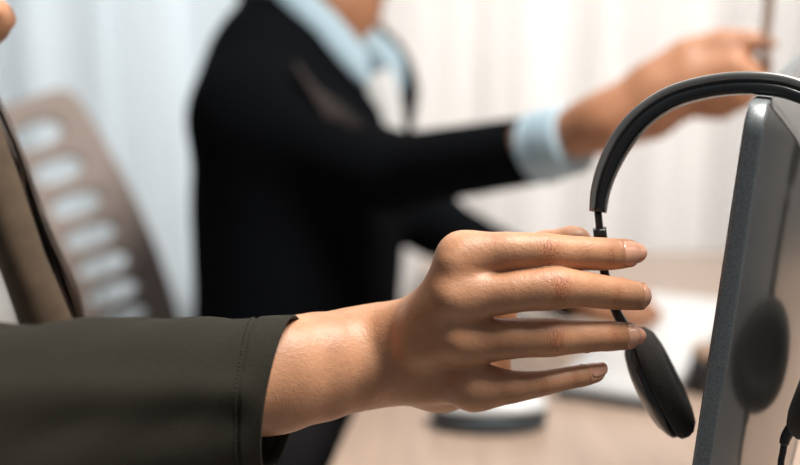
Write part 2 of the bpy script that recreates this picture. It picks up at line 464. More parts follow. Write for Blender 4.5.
# neck and foot of the stand
neck_top = MP(ML / 2, MH * .55, B * .75); base_c = np.array((mc[0] + .04, mc[1] - .015, DESK_Z + .0006))
pp = catmull([neck_top, (neck_top + base_c) / 2 + nrm * .03, base_c + np.array((0, 0, .006))], 14)
V, F = sweep(pp, rrect(.07, .012, .004), lambda i, p: nrm)
link('stand_neck', mesh_from(V, F), M_alu, mon)
V, F = lathe([(0, .085), (.004, .088), (.008, .085), (.009, .05)], base_c, (0, 0, 1))
link('stand_foot', mesh_from(V, F), M_alu, mon)

# ---------------------------------------------------------------- headset hung over the monitor
hs = empty('headset', W(720, 430, .6), 'black headset hung over the monitor, its near ear cup held by the hand', 'headset')
arc = [(598, 212, .601), (601, 190, .601), (609, 166, .600), (623, 140, .598), (644, 116, .594), (672, 98, .589), (705, 88, .582), (742, 83.5, .574), (780, 86, .5675), (815, 98, .561), (846, 116, .557), (872, 142, .555), (889, 172, .554), (896, 205, .555)]
arcw = catmull([W(*a) for a in arc], 90)
cen = np.mean(arcw, axis=0) - np.array(UP[:]) * .03
axis_b = np.array((.36, .93, .0))
def outward(i, p):
    v = p - cen; return v
def bandprof(w, b0, b1, r):
    def f(t):
        k = .70 + .30 * min(1, 4.5 * t, 4.5 * (1 - t)); ww = w * (.75 + .25 * min(1, 4 * t, 4 * (1 - t)))
        h = (b1 - b0) * k; c = (b0 + b1) / 2 * k
        return [(a, c + b) for a, b in rrect(ww, h, min(r, h * .45), 4)]
    return f
V, F = sweep(arcw, bandprof(.0125, .0012, .0054, .0018), outward); link('headband_strip', mesh_from(V, F), M_band_shell, hs)
V, F = sweep(arcw, bandprof(.0095, -.001, .0022, .0008), outward); link('headband_core', mesh_from(V, F), M_black_plastic, hs)
V, F = sweep(arcw, bandprof(.0135, -.0052, .0004, .0022), outward); link('headband_lining', mesh_from(V, F), M_black_gloss, hs)

def headset_side(sgn, band_end, collar, arm, cup_c, long_dir, axis, R, T):
    # slider bar from the band into the collar, arm down to the cup
    p = catmull([band_end, (np.array(band_end) * .4 + np.array(collar) * .6), collar], 8)
    V, F = sweep(p, rrect(.0052, .0036, .0010, 2), lambda i, pp: axis); link('slider', mesh_from(V, F), M_black_plastic, hs)
    d = np.array(arm[1]) - np.array(collar); d /= np.linalg.norm(d)
    p = [np.array(collar) - d * .0022, np.array(collar), np.array(collar) + d * .0022]
    V, F = sweep(p, rrect(.0082, .0066, .0012, 2), lambda i, pp: axis); link('slider_collar', mesh_from(V, F), M_black_gloss, hs)
    p = catmull(arm, 24)
    V, F = sweep(p, lambda t: rrect(.0066 + .003 * t, .0042 + .0012 * t, .0013, 2), lambda i, pp: axis); link('cup_arm', mesh_from(V, F), M_black_gloss, hs)
    a = np.array(axis, float); a /= np.linalg.norm(a)
    o = np.array(cup_c)
    # housing (outer side) and foam pad (ear side)
    prof = [(-T * .46, R * .30), (-T * .44, R * .50), (-T * .38, R * .68), (-T * .27, R * .84), (-T * .18, R * .93), (-T * .04, R * .94), (-T * .02, R * .90)]
    V, F = lathe(prof, o, a, 48); link('ear_cup', mesh_from(V, F), M_black_gloss, hs)
    prof = [(-T * .06, R * .86), (-T * .05, R * .965), (0.0, R * 1.0), (T * .14, R * 1.01), (T * .30, R * .96), (T * .42, R * .84), (T * .47, R * .66), (T * .44, R * .48), (T * .30, R * .38), (T * .28, R * .05)]
    V, F = lathe(prof, o, a, 56); link('ear_pad', mesh_from(V, F), M_foam, hs)
c_l = np.array(W(657, 384, .622)); ax_l = np.array(W(703, 364, .6165)) - c_l
headset_side(1, arcw[0], W(600, 233, .602), [W(601, 238, .602), W(604, 270, .605), W(614, 306, .609), W(628, 332, .6125), W(638, 352, .615), W(643, 370, .616)], c_l, None, ax_l, .0305, .0225)
c_r = np.array(W(827, 382, .576)); ax_r = np.array(W(782, 364, .584)) - c_r
headset_side(-1, arcw[-1], W(895, 232, .557), [W(894, 238, .5575), W(890, 272, .561), W(880, 310, .566), W(866, 335, .570), W(858, 355, .573), W(852, 372, .575)], c_r, None, ax_r, .0305, .024)
cab = catmull([W(796, 422, .578), W(787, 435, .581), W(783, 452, .583), W(781, 470, .585), W(786, 520, .59), W(806, 600, .585), W(850, 680, .565)], 60)
V, F = tube(cab, .00165, 10); link('cable', mesh_from(V, F), M_black_plastic, hs)
V, F = tube(catmull([W(796, 422, .578), W(787, 435, .581), W(784, 444, .582)], 10), lambda t: .0032 - .0009 * t, 12); link('strain_relief', mesh_from(V, F), M_black_plastic, hs)

# ---------------------------------------------------------------- near person: reaching hand, olive jacket
p1 = empty('person', Vector((-.31, .66, .5)), 'person in a dark olive jacket reaching a bare hand to the headset', 'person')

FING = {
 'index': [(463, 257, .572, 23), (500, 252.5, .570, 20.5), (522, 251.5, .5705, 19), (543, 252, .572, 19), (563, 253, .576, 17.6), (585, 253.5, .581, 16.6), (602, 254, .5855, 16.2), (616, 254, .590, 15.4), (626, 253.6, .593, 14)],
 'middle': [(462, 297, .568, 22.5), (500, 294, .565, 20.8), (525, 290.5, .5655, 20.8), (552, 288.5, .567, 21.6), (570, 288.5, .571, 19.2), (588, 290, .576, 17.4), (607, 292.5, .582, 16.6), (622, 294, .587, 15.6), (637, 296, .592, 14)],
 'ring': [(467, 341, .573, 20), (505, 339, .571, 20.5), (525, 338, .5715, 19.4), (549, 337.5, .573, 19.4), (568, 337, .577, 17.2), (588, 336.5, .581, 15.6), (605, 336.3, .5855, 15), (616, 336.2, .590, 14.2), (627, 336, .593, 13)],
 'pinky': [(474, 387, .580, 20.5), (505, 387, .5775, 17.4), (522, 386, .577, 14.6), (541, 383.5, .577, 12.6), (556, 380.5, .579, 11.6), (571, 377.5, .582, 11), (584, 375.4, .585, 10.6), (595, 373, .588, 9.4)],
}
g = Grid((-.075, -.105, .50), (.145, .012, .675), .00075)
palm = g.new()
for a in (
    [(398, 339, .607, 31), (430, 305, .589, 14), (464, 258, .572, 21.5)],
    [(392, 352, .602, 22), (428, 322, .585, 18.5), (462, 297, .568, 22)],
    [(392, 364, .604, 22), (430, 350, .588, 17), (467, 342, .573, 19.5)],
    [(395, 376, .609, 23), (432, 380, .597, 17), (474, 387, .580, 20)],
    [(398, 377, .622, 25), (440, 380, .615, 27), (488, 378, .600, 22)],
    [(405, 352, .628, 28), (452, 330, .620, 30), (490, 313, .602, 26)],
    [(430, 345, .620, 30), (482, 345, .605, 27)],
): chain(g, palm, a, k=.010)
# forearm, wrist, ulnar head
chain(g, palm, [(372, 355, .610, 45), (394, 351, .611, 43)], k=.008, kz=.72)
chain(g, palm, [(352, 352, .606, 30), (385, 345, .604, 30), (415, 335, .597, 24), (440, 325, .590, 18)], k=.012)
chain(g, palm, [(375, 368, .607, 28), (410, 366, .602, 24), (440, 362, .594, 18)], k=.012)
chain(g, palm, [(235, 386, .569, 50), (262, 379, .578, 52.5), (278, 374.5, .583, 54.5), (318, 367, .594, 51), (350, 360.5, .604, 47.5), (372, 356, .610, 45)], k=.006, kz=.80)
chain(g, palm, [(370, 374, .5945, 14)], k=.012)
# thumb behind
chain(g, palm, [(408, 345, .632, 26), (462, 300, .634, 23), (508, 268, .630, 18)], k=.008)
chain(g, palm, [(508, 268, .630, 18), (545, 248, .622, 16), (572, 242.5, .616, 15), (577, 242, .615, 13.5)], k=.002)
# tendon ridges on the back of the hand
for a in ([(415, 322, .579, 9), (452, 266, .5640, 14)], [(412, 335, .577, 9), (448, 300, .5600, 14)], [(415, 352, .579, 8), (452, 341, .5645, 12)]):
    chain(g, palm, a, k=.010)
field = None
for nm, pts in FING.items():
    ff = g.new(); chain(g, ff, [tuple(p) for p in catmull([(a, b, c, r + .4) for a, b, c, r in pts], 28)], k=0, pad=.03)
    u = smin(palm, ff, .0095); field = u if field is None else smin(field, u, .0012)
V, Q = surface_nets(field, g); V = relax(V, Q, 3)
# vertex normals (camera-aligned) and crease coordinates at the joints
fa = V[Q[:, 0]]; nn = np.cross(V[Q[:, 2]] - fa, V[Q[:, 3]] - V[Q[:, 1]])
VN = np.zeros_like(V)
for j in range(4):
    for c in range(3): VN[:, c] += np.bincount(Q[:, j], nn[:, c], len(V))
VN /= np.maximum(np.linalg.norm(VN, axis=1), 1e-12)[:, None]
# keep the sign so that the normal points out of the body
ctr = q(463, 297, .585); side = np.sign(((V - ctr) * VN).sum(1).mean()); VN *= side
ju = np.zeros(len(V)); jm = np.zeros(len(V))
J = [('index', 3, 5.2, 1.0), ('index', 6, 2.8, .55), ('middle', 3, 5.2, 1.0), ('middle', 6, 2.8, .55), ('ring', 3, 5.2, .9), ('ring', 6, 2.6, .5), ('pinky', 3, 3.6, .5), ('pinky', 5, 2.2, .4)]
for nm, i, sg, am in J:
    P = FING[nm]; c = q(*P[i][:3]); ax = q(*P[i + 1][:3]) - q(*P[i - 1][:3]); ax /= np.linalg.norm(ax)
    R = P[i][3] * P[i][2] / FPX
    d = V - c; u = d @ ax * 1000; lat = np.abs(d[:, 1]) / R; rad = np.linalg.norm(d - np.outer(d @ ax, ax), axis=1) / R
    m = am * np.exp(-(u / sg) ** 2) * np.exp(-(lat / .72) ** 4) * np.clip((-VN[:, 2] - .1) / .5, 0, 1) * (rad < 1.45)
    b = m > jm; ju[b] = u[b]; jm = np.maximum(jm, m)
hand_V, hand_Q, n_hand = V, Q, len(V)

NAILS = {'index': ((616, 254, .5895), (637.5, 253.2, .597), (0, .06, -1), .98), 'middle': ((634, 295.5, .591), (650, 297.5, .599), (.4, .06, -1), .95),
         'ring': ((620, 336.2, .591), (637.5, 335.8, .598), (.1, .06, -1), 1.0), 'pinky': ((586, 375, .5857), (602, 370, .591), (0, .75, -.75), 1.15)}
for nm, (b0, b1, dors, half) in NAILS.items():
    a0 = q(*b0); a1 = q(*b1); ax = a1 - a0; Ln = np.linalg.norm(ax); ax /= Ln
    dd = np.array(dors, float); dd -= ax * dd.dot(ax); dd /= np.linalg.norm(dd); bb = np.cross(ax, dd)
    r = V - a0; u = r @ ax; ph = np.arctan2(r @ bb, r @ dd); rad = np.hypot(r @ bb, r @ dd)
    near = (rad < .013) & (u > -.006) & (u < Ln + .004)
    e = np.maximum(-u, (np.abs(ph) - half) * .007)        # metres outside the nail outline
    wall = np.exp(-((e - .0012) / .0008) ** 2) * .00042 * (u < Ln * .85) * near
    bed = (e < .0002) * .00025 * near * (u < Ln * .9)
    V = V + VN * (wall - bed)[:, None]
hand_V = V

# rest of the body at a coarser step: forearm in the sleeve, upper arm, trunk, neck, head
def head_field(g, f, c, fw, sc=1.0, k=.012):
    """c: head centre, fw: unit facing direction (camera-aligned metres)"""
    fw = np.array(fw, float); fw /= np.linalg.norm(fw); up = np.array((0, 1.0, 0)); up -= fw * up.dot(fw); up /= np.linalg.norm(up); lf = np.cross(fw, up)
    P = lambda a, b, cc: np.array(c) + sc * (fw * a + lf * b + up * cc)
    S = sc
    put(g, f, P(-.03, 0, .035), P(.012, 0, .04), .076 * S, .072 * S, k)
    put(g, f, P(.02, 0, 0), P(.038, 0, -.055), .062 * S, .042 * S, .02)
    put(g, f, P(.055, 0, -.088), P(.06, 0, -.09), .020 * S, .018 * S, .02)
    for s in (-1, 1):
        put(g, f, P(.0, s * .052, -.04), P(.05, s * .02, -.085), .022 * S, .018 * S, .02)
        put(g, f, P(.06, s * .034, -.02), P(.045, s * .048, -.015), .018 * S, .016 * S, .015)
        put(g, f, P(-.015, s * .074, .015), P(-.01, s * .072, -.022), .013 * S, .009 * S, .004)
        put(g, f, P(.078, s * .018, .022), P(.07, s * .042, .024), .008 * S, .008 * S, .012)
    put(g, f, P(.085, 0, .015), P(.102, 0, -.022), .008 * S, .012 * S, .008)
    put(g, f, P(.088, -.014, -.05), P(.088, .014, -.05), .0085 * S, .0085 * S, .007)
    put(g, f, P(.084, -.012, -.061), P(.084, .012, -.061), .009 * S, .009 * S, .007)
    return P
H1 = q(-143, -92, .665)
g1 = Grid((-.48, -.60, .36), (-.02, .30, .92), .0075)
f1 = g1.new()
chain(g1, f1, [(245, 380, .572, 46), (100, 408, .52, 48), (-60, 432, .465, 48), (-160, 428, .44, 52)], k=.01, kz=.85)
chain(g1, f1, [(-160, 428, .44, 54), (-230, 330, .53, 88), (-235, 260, .62, 85)], k=.02)
chain(g1, f1, [(-235, 260, .63, 80), (-165, 215, .70, 50), (-130, 290, .80, 55)], k=.05)
chain(g1, f1, [(-140, 350, .72, 95), (-140, 560, .72, 90), (-155, 780, .72, 110)], k=.05)
chain(g1, f1, [(-170, 190, .69, 70), (-165, 40, .68, 64)], k=.03)
PH1 = head_field(g1, f1, H1, (1, -.12, .08), .95)
V1, Q1 = field_mesh(f1, g1, 2)
allV = np.concatenate([hand_V, V1]); allQ = np.concatenate([hand_Q, Q1 + n_hand])
me = np_mesh(toworld(allV), allQ)
for nm, arr in (('joint_u', ju), ('joint_mask', jm)):
    a = me.attributes.new(nm, 'FLOAT', 'POINT'); a.data.foreach_set('value', np.concatenate([arr, np.zeros(len(V1))]).astype(np.float32))
body1 = link('body', me, M_skin, p1)

def skin_depth(nm, pt):
    d = 9.0
    P = [(q(*a[:3]), a[3] * a[2] / FPX) for a in FING[nm]]
    for (a, ra), (b, rb) in zip(P[:-1], P[1:]):
        ab = b - a; t = min(1, max(0, (pt - a).dot(ab) / ab.dot(ab))); d = min(d, np.linalg.norm(pt - a - ab * t) - (ra + (rb - ra) * t))
    return d
def fingernail(nm, base_px, base_py, base_d, tip_px, tip_py, tip_d, dors, half, n=13):
    """nail plate lying on the finger end; base and tip are axis points"""
    a0 = q(base_px, base_py, base_d); a1 = q(tip_px, tip_py, tip_d); ax = a1 - a0; Ln = np.linalg.norm(ax); ax /= Ln
    d = np.array(dors, float); d -= ax * d.dot(ax); d /= np.linalg.norm(d); b = np.cross(ax, d)
    V = []; F = []
    rows = []
    for i in range(n):
        t = i / (n - 1); row = []
        # rounded base and a gently curved free edge
        x = abs(2 * t - 1)
        wf = (1 - max(0, (x - .45) / .55) ** (2.6 if t < .5 else 3.0) * (.34 if t < .5 else .40))
        for j in range(n):
            ph = (2 * j / (n - 1) - 1) * half * wf
            bow = (1 - (2 * j / (n - 1) - 1) ** 2) * .07
            tt = t + (bow if t > .5 else -bow) * abs(2 * t - 1)
            p = a0 + ax * Ln * tt; dr = d * math.cos(ph) + b * math.sin(ph)
            lo, hi = 0.0, .02
            pe = a0 + ax * Ln * min(tt, .72)
            for _ in range(44):
                mid = (lo + hi) / 2
                if skin_depth(nm, pe + dr * mid) < 0: lo = mid
                else: hi = mid
            rho = hi * (1 - .16 * max(0, tt - .72))
            row.append(p + dr * (rho + .00032))
        rows.append(row)
    for r in rows: V += r
    for i in range(n - 1):
        for j in range(n - 1): F.append((i * n + j, i * n + j + 1, (i + 1) * n + j + 1, (i + 1) * n + j))
    c = a0
    me = mesh_from([toworld(v) for v in V], F)
    # normals must look away from the finger axis
    if len(me.polygons):
        pc = np.array(me.polygons[len(me.polygons) // 2].center[:]); pn = np.array(me.polygons[len(me.polygons) // 2].normal[:])
        if pn.dot(d @ AX) < 0: me.flip_normals()
    o = link('fingernail', me, M_nail, p1)
    s = o.modifiers.new('thickness', 'SOLIDIFY'); s.thickness = .0005; s.offset = -1
    return o
fingernail('index', 616, 254, .5895, 637.5, 253.2, .597, (0, .06, -1), .98)
fingernail('middle', 634, 295.5, .591, 650, 297.5, .599, (.4, .06, -1), .95)
fingernail('ring', 620, 336.2, .591, 637.5, 335.8, .598, (.1, .06, -1), 1.0)
fingernail('pinky', 586, 375, .5857, 602, 370, .591, (0, .75, -.75), 1.15)

# sleeve of the reaching arm
def sleeve():
    C = catmull([(-175, 430, .435), (-100, 436, .448), (0, 432, .478), (100, 418, .515), (190, 405, .545), (240, 398, .559), (281, 393.5, .570)], 120)
    RY = np.interp(np.linspace(0, 1, 120), [0, .2, .38, .6, .8, 1], [112, 112, 107, 92, 80, 77.5])
    na = 120; rows = []
    rnd = np.random.RandomState(4)
    for i in range(120):
        t = i / 119; c = q(*C[i]); d = C[i][2]; ry = RY[i] * d / FPX; rz = ry * .90
        row = []
        for j in range(na):
            al = 2 * math.pi * j / na      # 0 = up, pi/2 = towards the viewer
            ca, sa = math.cos(al), math.sin(al)
            r = 1.0
            # long soft fold running down the sleeve and rumples towards the elbow
            fold = .0030 * math.exp(-((al - 1.25 - .55 * (t - .6)) / .20) ** 2) - .0024 * math.exp(-((al - 1.62 - .5 * (t - .6)) / .26) ** 2)
            fold *= min(1, max(0, (1.0 - t) * 7)) * min(1, t * 4)
            rum = .0016 * math.sin(9 * t * 3 + 3.2 * al + 1.5 * math.sin(4 * al)) * (1 - t) ** 1.1
            rum += .0012 * math.sin(30 * t + 2 * al) * max(0, 1 - abs(t - .25) / .3)
            hemgroove = -.0006 * math.exp(-((t - .875) / .005) ** 2) + .0005 * (t > .885)
            sd = fold + rum + hemgroove
            off = np.array((0.0, ca * (ry + sd), -sa * (rz + sd)))
            dx = 0.0
            w = max(0, (t - .80) / .20)
            dx = w * (.0055 * ca - .0045 * max(0, sa) + .006 * max(0, -sa))
            row.append(c + off + np.array((dx, 0, -.0)))
        rows.append(row)
    # turn the hem inwards
    for kk, (ins, back) in enumerate([(.0006, -.0006), (.0016, .0002), (.0022, .003), (.0026, .02), (.003, .045)]):
        src = rows[119]; c = np.mean(src, axis=0); row = []
        for p in src:
            v = p - c; L = np.linalg.norm(v[1:]); s = (L - ins) / L
            row.append(c + np.array((v[0] - back, v[1] * s, v[2] * s)))
        rows.append(row)
    V = [toworld(p) for r in rows for p in r]; F = []
    for i in range(len(rows) - 1):
        for j in range(na): F.append((i * na + j, i * na + (j + 1) % na, (i + 1) * na + (j + 1) % na, (i + 1) * na + j))
    return V, F, rows
V, F, rows = sleeve()
sl = link('jacket_sleeve', mesh_from(V, F), M_olive, p1)
me = sl.data
# stitching along the hem
parts = []
for off in (0,):
    rw = rows[103]; nx = rows[104]
    for j in range(0, 120):
        a = np.array(rw[j]); b = np.array(rw[(j + 1) % 120])
        c = np.mean(rw, axis=0); o = (a - c); o /= np.linalg.norm(o)
        parts.append(tube([toworld(a + (b - a) * .18 + o * .0001), toworld((a + b) / 2 + o * .00035), toworld(a + (b - a) * .82 + o * .0001)], .00028, 6))
V, F = join_meshes(parts); st = link('hem_stitching', mesh_from(V, F), M_thread, sl)

# jacket trunk, shirt, lapel, hair of the near person
gj = Grid((-.50, -.62, .36), (.02, .10, .96), .0075)
fj = gj.new()
chain(gj, fj, [(-160, 428, .435, 98), (-235, 330, .53, 104), (-245, 262, .62, 100)], k=.02)
chain(gj, fj, [(-245, 262, .63, 95), (-170, 210, .70, 80)], k=.05)
chain(gj, fj, [(-150, 340, .72, 160), (-165, 560, .71, 152), (-170, 800, .71, 182)], k=.05)
fieldobj('jacket', fj, gj, M_olive, p1)
fs = gj.new()
chain(gj, fs, [(-95, 330, .72, 140), (-95, 560, .72, 130), (-120, 780, .72, 150)], k=.05)
chain(gj, fs, [(-150, 235, .70, 72), (-110, 320, .80, 80)], k=.05)
fieldobj('shirt', fs, gj, M_shirt_white, p1)
def strip(name, center, widths, thick, m, parent, bulge=.004, nseg=40):
    """curved cloth strip: centre line in (px,py,depth), width in picture pixels"""
    C = catmull(center, nseg); Wd = np.interp(np.linspace(0, 1, nseg), np.linspace(0, 1, len(widths)), widths)
    P = [q(*c) for c in C]
    def pr(t):
        w = np.interp(t, np.linspace(0, 1, nseg), Wd * C[:, 2] / FPX); pts = []
        for s in range(9):
            x = -1 + 2 * s / 8; pts.append((x * w / 2, bulge * (1 - x * x) + thick / 2))
        for s in range(8, -1, -1):
            x = -1 + 2 * s / 8; pts.append((x * w / 2, bulge * (1 - x * x) - thick / 2))
        return pts
    V, F = sweep([toworld(p) for p in P], pr, lambda i, p: -np.array(FWD[:]))
    return link(name, mesh_from(V, F), m, parent)
strip('lapel', [(-70, 40, .685), (-35, 110, .675), (-6, 185, .668), (22, 260, .665), (45, 320, .668), (62, 375, .675), (75, 440, .69)], [40, 55, 52, 46, 50, 60, 70], .004, M_lapel, p1, .009)
gh = Grid((-.48, -.30, .50), (-.10, .30, .86), .006)
fh = gh.new()
for a, b, ra, rb in (((-.04, 0, .05), (-.0, 0, .058), .086, .080), ((-.06, 0, .0), (-.075, 0, -.12), .075, .06), ((-.03, -.06, .0), (-.04, -.075, -.12), .03, .03), ((-.03, .06, .0), (-.03, .075, -.12), .03, .03)):
    put(gh, fh, PH1(*a), PH1(*b), ra, rb, .02)
hair1 = fieldobj('hair', fh, gh, M_hair, p1)
parts = []
rnd = random.Random(11)
for s in range(44):
    o = rnd.uniform(-12, 14); o2 = rnd.uniform(-10, 14); d = rnd.uniform(-.012, .012); e = rnd.uniform(-25, 12)
    pts = catmull([(-60 + o, 30, .70 + d), (-22 + o, 90, .698 + d), (6 + o, 150, .692 + d), (34 + o2, 225, .69 + d), (58 + o2 + o * .4, 290, .69 + d), (74 + o2, 345 + e, .692 + d)], 30)
    parts.append(tube([toworld(q(*p)) for p in pts], lambda t: .0022 * (1 - .75 * t), 6))
V, F = join_meshes(parts); link('hair_lock', mesh_from(V, F), M_hair, hair1)

# ---------------------------------------------------------------- far person: black blazer, arm stretched to the screen
p2 = empty('person', Vector((-.2, 1.64, 0)), 'person in a black blazer and pale blue shirt stretching an arm to point a pen', 'person')
g2 = Grid((-.52, -.62, 1.05), (.42, .42, 2.02), .0085)
fb = g2.new()
NS, NE, NW = (258, 118, 1.56), (392, 172, 1.44), (534, 150, 1.283)
chain(g2, fb, [(*NS, 58), (*NE, 38), (*NW, 35)], k=.02)
chain(g2, fb, [(254, 118, 1.58, 58), (268, 62, 1.62, 54), (290, 8, 1.67, 46)], k=.03)
chain(g2, fb, [(264, 112, 1.57, 56), (300, 70, 1.66, 48), (322, 62, 1.75, 48), (350, 112, 1.84, 46)], k=.05)
chain(g2, fb, [(298, 145, 1.69, 99), (299, 215, 1.68, 96), (298, 300, 1.68, 90), (292, 356, 1.68, 94)], k=.06, kz=1.25)
chain(g2, fb, [(350, 112, 1.84, 46), (434, 224, 1.74, 31), (572, 296, 1.54, 26)], k=.02)
# open front between the lapels
X, Y, Z = g2.ax[0][:, None, None], g2.ax[1][None, :, None], g2.ax[2][None, None, :]
blz = fb.copy()
fw2 = np.array((.93, -.05, -.36)); fw2 /= np.linalg.norm(fw2)
lf2 = np.array((.36, 0, .93)); lf2 /= np.linalg.norm(lf2)
cv = q(392, 132, 1.62)      # foot of the V
dX, dY, dZ = X - cv[0], Y - cv[1], Z - cv[2]
latv = dX * lf2[0] + dZ * lf2[2] - .012
frv = dX * fw2[0] + dY * fw2[1] + dZ * fw2[2]
wedge = np.maximum(np.abs(latv) - .42 * np.maximum(dY, 0) + .004, -(frv + .16))
wedge = np.maximum(wedge, -dY)
blz = np.maximum(blz, -wedge.astype(np.float32))
inner = np.maximum(fb + .006, -(fb + .03)) # cloth has an inside
blazer = fieldobj('blazer', blz, g2, M_blazer, p2)
fsh = g2.new()
chain(g2, fsh, [(306, 160, 1.70, 84), (300, 300, 1.68, 70)], k=.05, kz=1.2)
chain(g2, fsh, [(300, 75, 1.67, 36), (322, 68, 1.75, 38)], k=.05)
chain(g2, fsh, [(352, 105, 1.68, 40), (362, 150, 1.68, 38)], k=.05)
shirt2 = fieldobj('shirt', fsh, g2, M_shirt_blue, p2)
strip('shirt_collar', [(268, -22, 1.60), (292, 0, 1.585), (322, 30, 1.575), (350, 62, 1.57), (366, 84, 1.575)], [30, 38, 42, 40, 14], .006, M_shirt_blue, shirt2, .012)
strip('shirt_collar', [(352, 30, 1.66), (374, 48, 1.64), (390, 66, 1.635), (398, 92, 1.64)], [22, 30, 30, 12], .006, M_shirt_blue, shirt2, .008)
strip('shirt_placket', [(372, 76, 1.60), (384, 105, 1.60), (390, 140, 1.60)], [40, 36, 30], .008, mat('white_shirt_front', (.66, .68, .70), .85), shirt2, .006)
strip('lapel', [(262, 4, 1.59), (296, 48, 1.565), (334, 92, 1.555), (364, 122, 1.555), (384, 146, 1.56)], [46, 52, 50, 40, 12], .008, M_blazer, blazer, .012)
strip('lapel', [(376, 30, 1.70), (398, 58, 1.69), (407, 90, 1.68), (404, 128, 1.665)], [16, 20, 24, 18], .008, M_blazer, blazer, .01)
# shirt cuff
C = catmull([(541, 148, 1.276), (550, 145, 1.265), (562, 141.5, 1.25), (574, 138, 1.238)], 24)
ax0 = q(*C[-1]) - q(*C[0]); ax0 /= np.linalg.norm(ax0)
V, F = sweep([toworld(q(*c)) for c in C], lambda t: [(a * (1 + .03 * math.sin(7 * t * 3)), b) for a, b in circ((.040 - .003 * t), 32)], lambda i, p: UP)
link('shirt_cuff', mesh_from(V, F), M_shirt_blue, shirt2)
# body: trunk core, neck, head, both hands
gb = Grid((-.42, -.60, 1.02), (.50, .42, 2.0), .0062)
fk = gb.new()
chain(gb, fk, [(303, 160, 1.70, 60), (300, 300, 1.68, 60), (292, 385, 1.68, 70)], k=.05, kz=1.1)
chain(gb, fk, [(312, 100, 1.70, 44), (335, 10, 1.665, 42), (345, -40, 1.66, 44)], k=.03)
H2 = q(352, -92, 1.655)
PH2 = head_field(gb, fk, H2, (.92, -.22, -.30), .98)
chain(gb, fk, [(*NS, 36), (*NE, 28), (545, 144, 1.262, 27), (590, 126, 1.222, 25), (608, 118, 1.21, 27)], k=.015)
chain(gb, fk, [(350, 112, 1.84, 30), (440, 226, 1.74, 19), (572, 296, 1.54, 18), (595, 304, 1.51, 18)], k=.015)
# pointing hand
hand2 = gb.new()
for a in ([(605, 118, 1.21, 24), (650, 84, 1.195, 21), (686, 58, 1.19, 20)], [(608, 122, 1.21, 24), (655, 98, 1.195, 22), (690, 76, 1.18, 19)], [(608, 126, 1.21, 24), (655, 108, 1.195, 22), (686, 92, 1.18, 18)], [(605, 126, 1.21, 22), (650, 118, 1.20, 20), (682, 104, 1.19, 16)]):
    chain(gb, hand2, a, k=.012)
F2 = [
    [(686, 57, 1.19, 19), (722, 44, 1.18, 15.5), (752, 41, 1.17, 11.5), (772, 44, 1.165, 8)],        # index
    [(690, 76, 1.18, 18), (735, 66, 1.165, 14.5), (758, 82, 1.16, 11), (748, 95, 1.165, 9)],          # middle
    [(686, 92, 1.18, 17), (728, 86, 1.165, 13.5), (742, 101, 1.165, 10), (722, 106, 1.17, 9)],        # ring
    [(682, 104, 1.19, 15), (712, 104, 1.175, 11.5), (724, 112, 1.175, 9), (706, 114, 1.18, 8)],       # little finger
    [(622, 108, 1.215, 18), (668, 72, 1.215, 16), (722, 62, 1.195, 13), (750, 68, 1.18, 10.5), (766, 69, 1.17, 8)],  # thumb
]
for a in F2: chain(gb, hand2, a, k=.004, pad=.03)
fk = smin(fk, hand2, .012)
# hand resting on the keyboard
chain(gb, fk, [(595, 304, 1.51, 17), (616, 309, 1.49, 15)], k=.012)
for dx, dy, dd, L in ((6, -9, .05, 34), (6, -3, .018, 40), (5, 3, -.012, 38), (2, 8, -.04, 30)):
    chain(gb, fk, [(614 + dx * .5, 308 + dy * .5, 1.49 + dd * .6, 11), (614 + dx + L * .5, 307 + dy, 1.488 + dd, 8), (614 + dx + L * .85, 314 + dy, 1.482 + dd, 6.5), (614 + dx + L, 320 + dy, 1.48 + dd, 5)], k=.004)
chain(gb, fk, [(598, 312, 1.48, 11), (618, 322, 1.455, 8), (634, 327, 1.45, 6)], k=.005)
fieldobj('body', fk, gb, M_skin2, p2)
# hair
gh = Grid((-.40, -.02, 1.42), (.05, .46, 1.95), .0075)
fh = gh.new()
for a, b, ra, rb in (((-.04, 0, .05), (-.0, 0, .058), .086, .080), ((-.06, 0, .0), (-.085, 0, -.12), .078, .06), ((-.03, -.06, .0), (-.05, -.07, -.12), .03, .03), ((-.03, .06, .0), (-.05, .07, -.12), .03, .03), ((-.085, 0, -.12), (-.10, 0, -.175), .06, .035)):
    put(gh, fh, PH2(*a), PH2(*b), ra, rb, .02)
hair2 = fieldobj('hair', fh, gh, M_hair, p2)
parts = []
for s in range(30):
    o = rnd.uniform(-11, 11); o2 = rnd.uniform(-9, 9)
    pts = catmull([(298 + o, -30, 1.575), (302 + o, 20, 1.55), (318 + o2, 70, 1.535), (334 + o2, 104, 1.53), (352 + o2, 135 + rnd.uniform(-16, 8), 1.535)], 16)
    parts.append(tube([toworld(q(*p)) for p in pts], lambda t: .0035 * (1 - .6 * t), 6))
# a thin lock lying on the lapel: only its lower end shows against the cloth
V, F = join_meshes([tube([toworld(q(303 + o * .6, 76 + o, 1.475)), toworld(q(328 + o * .7, 104, 1.455)), toworld(q(356 + o * .6, 138 - o, 1.425))], lambda t: .0038 * (1 - .6 * t), 6) for o in (-12, -7, -2, 3, 8, 12)])
link('hair_lock', mesh_from(V, F), mat('reddish_brown_hair', (.020, .012, .010), .7), hair2)
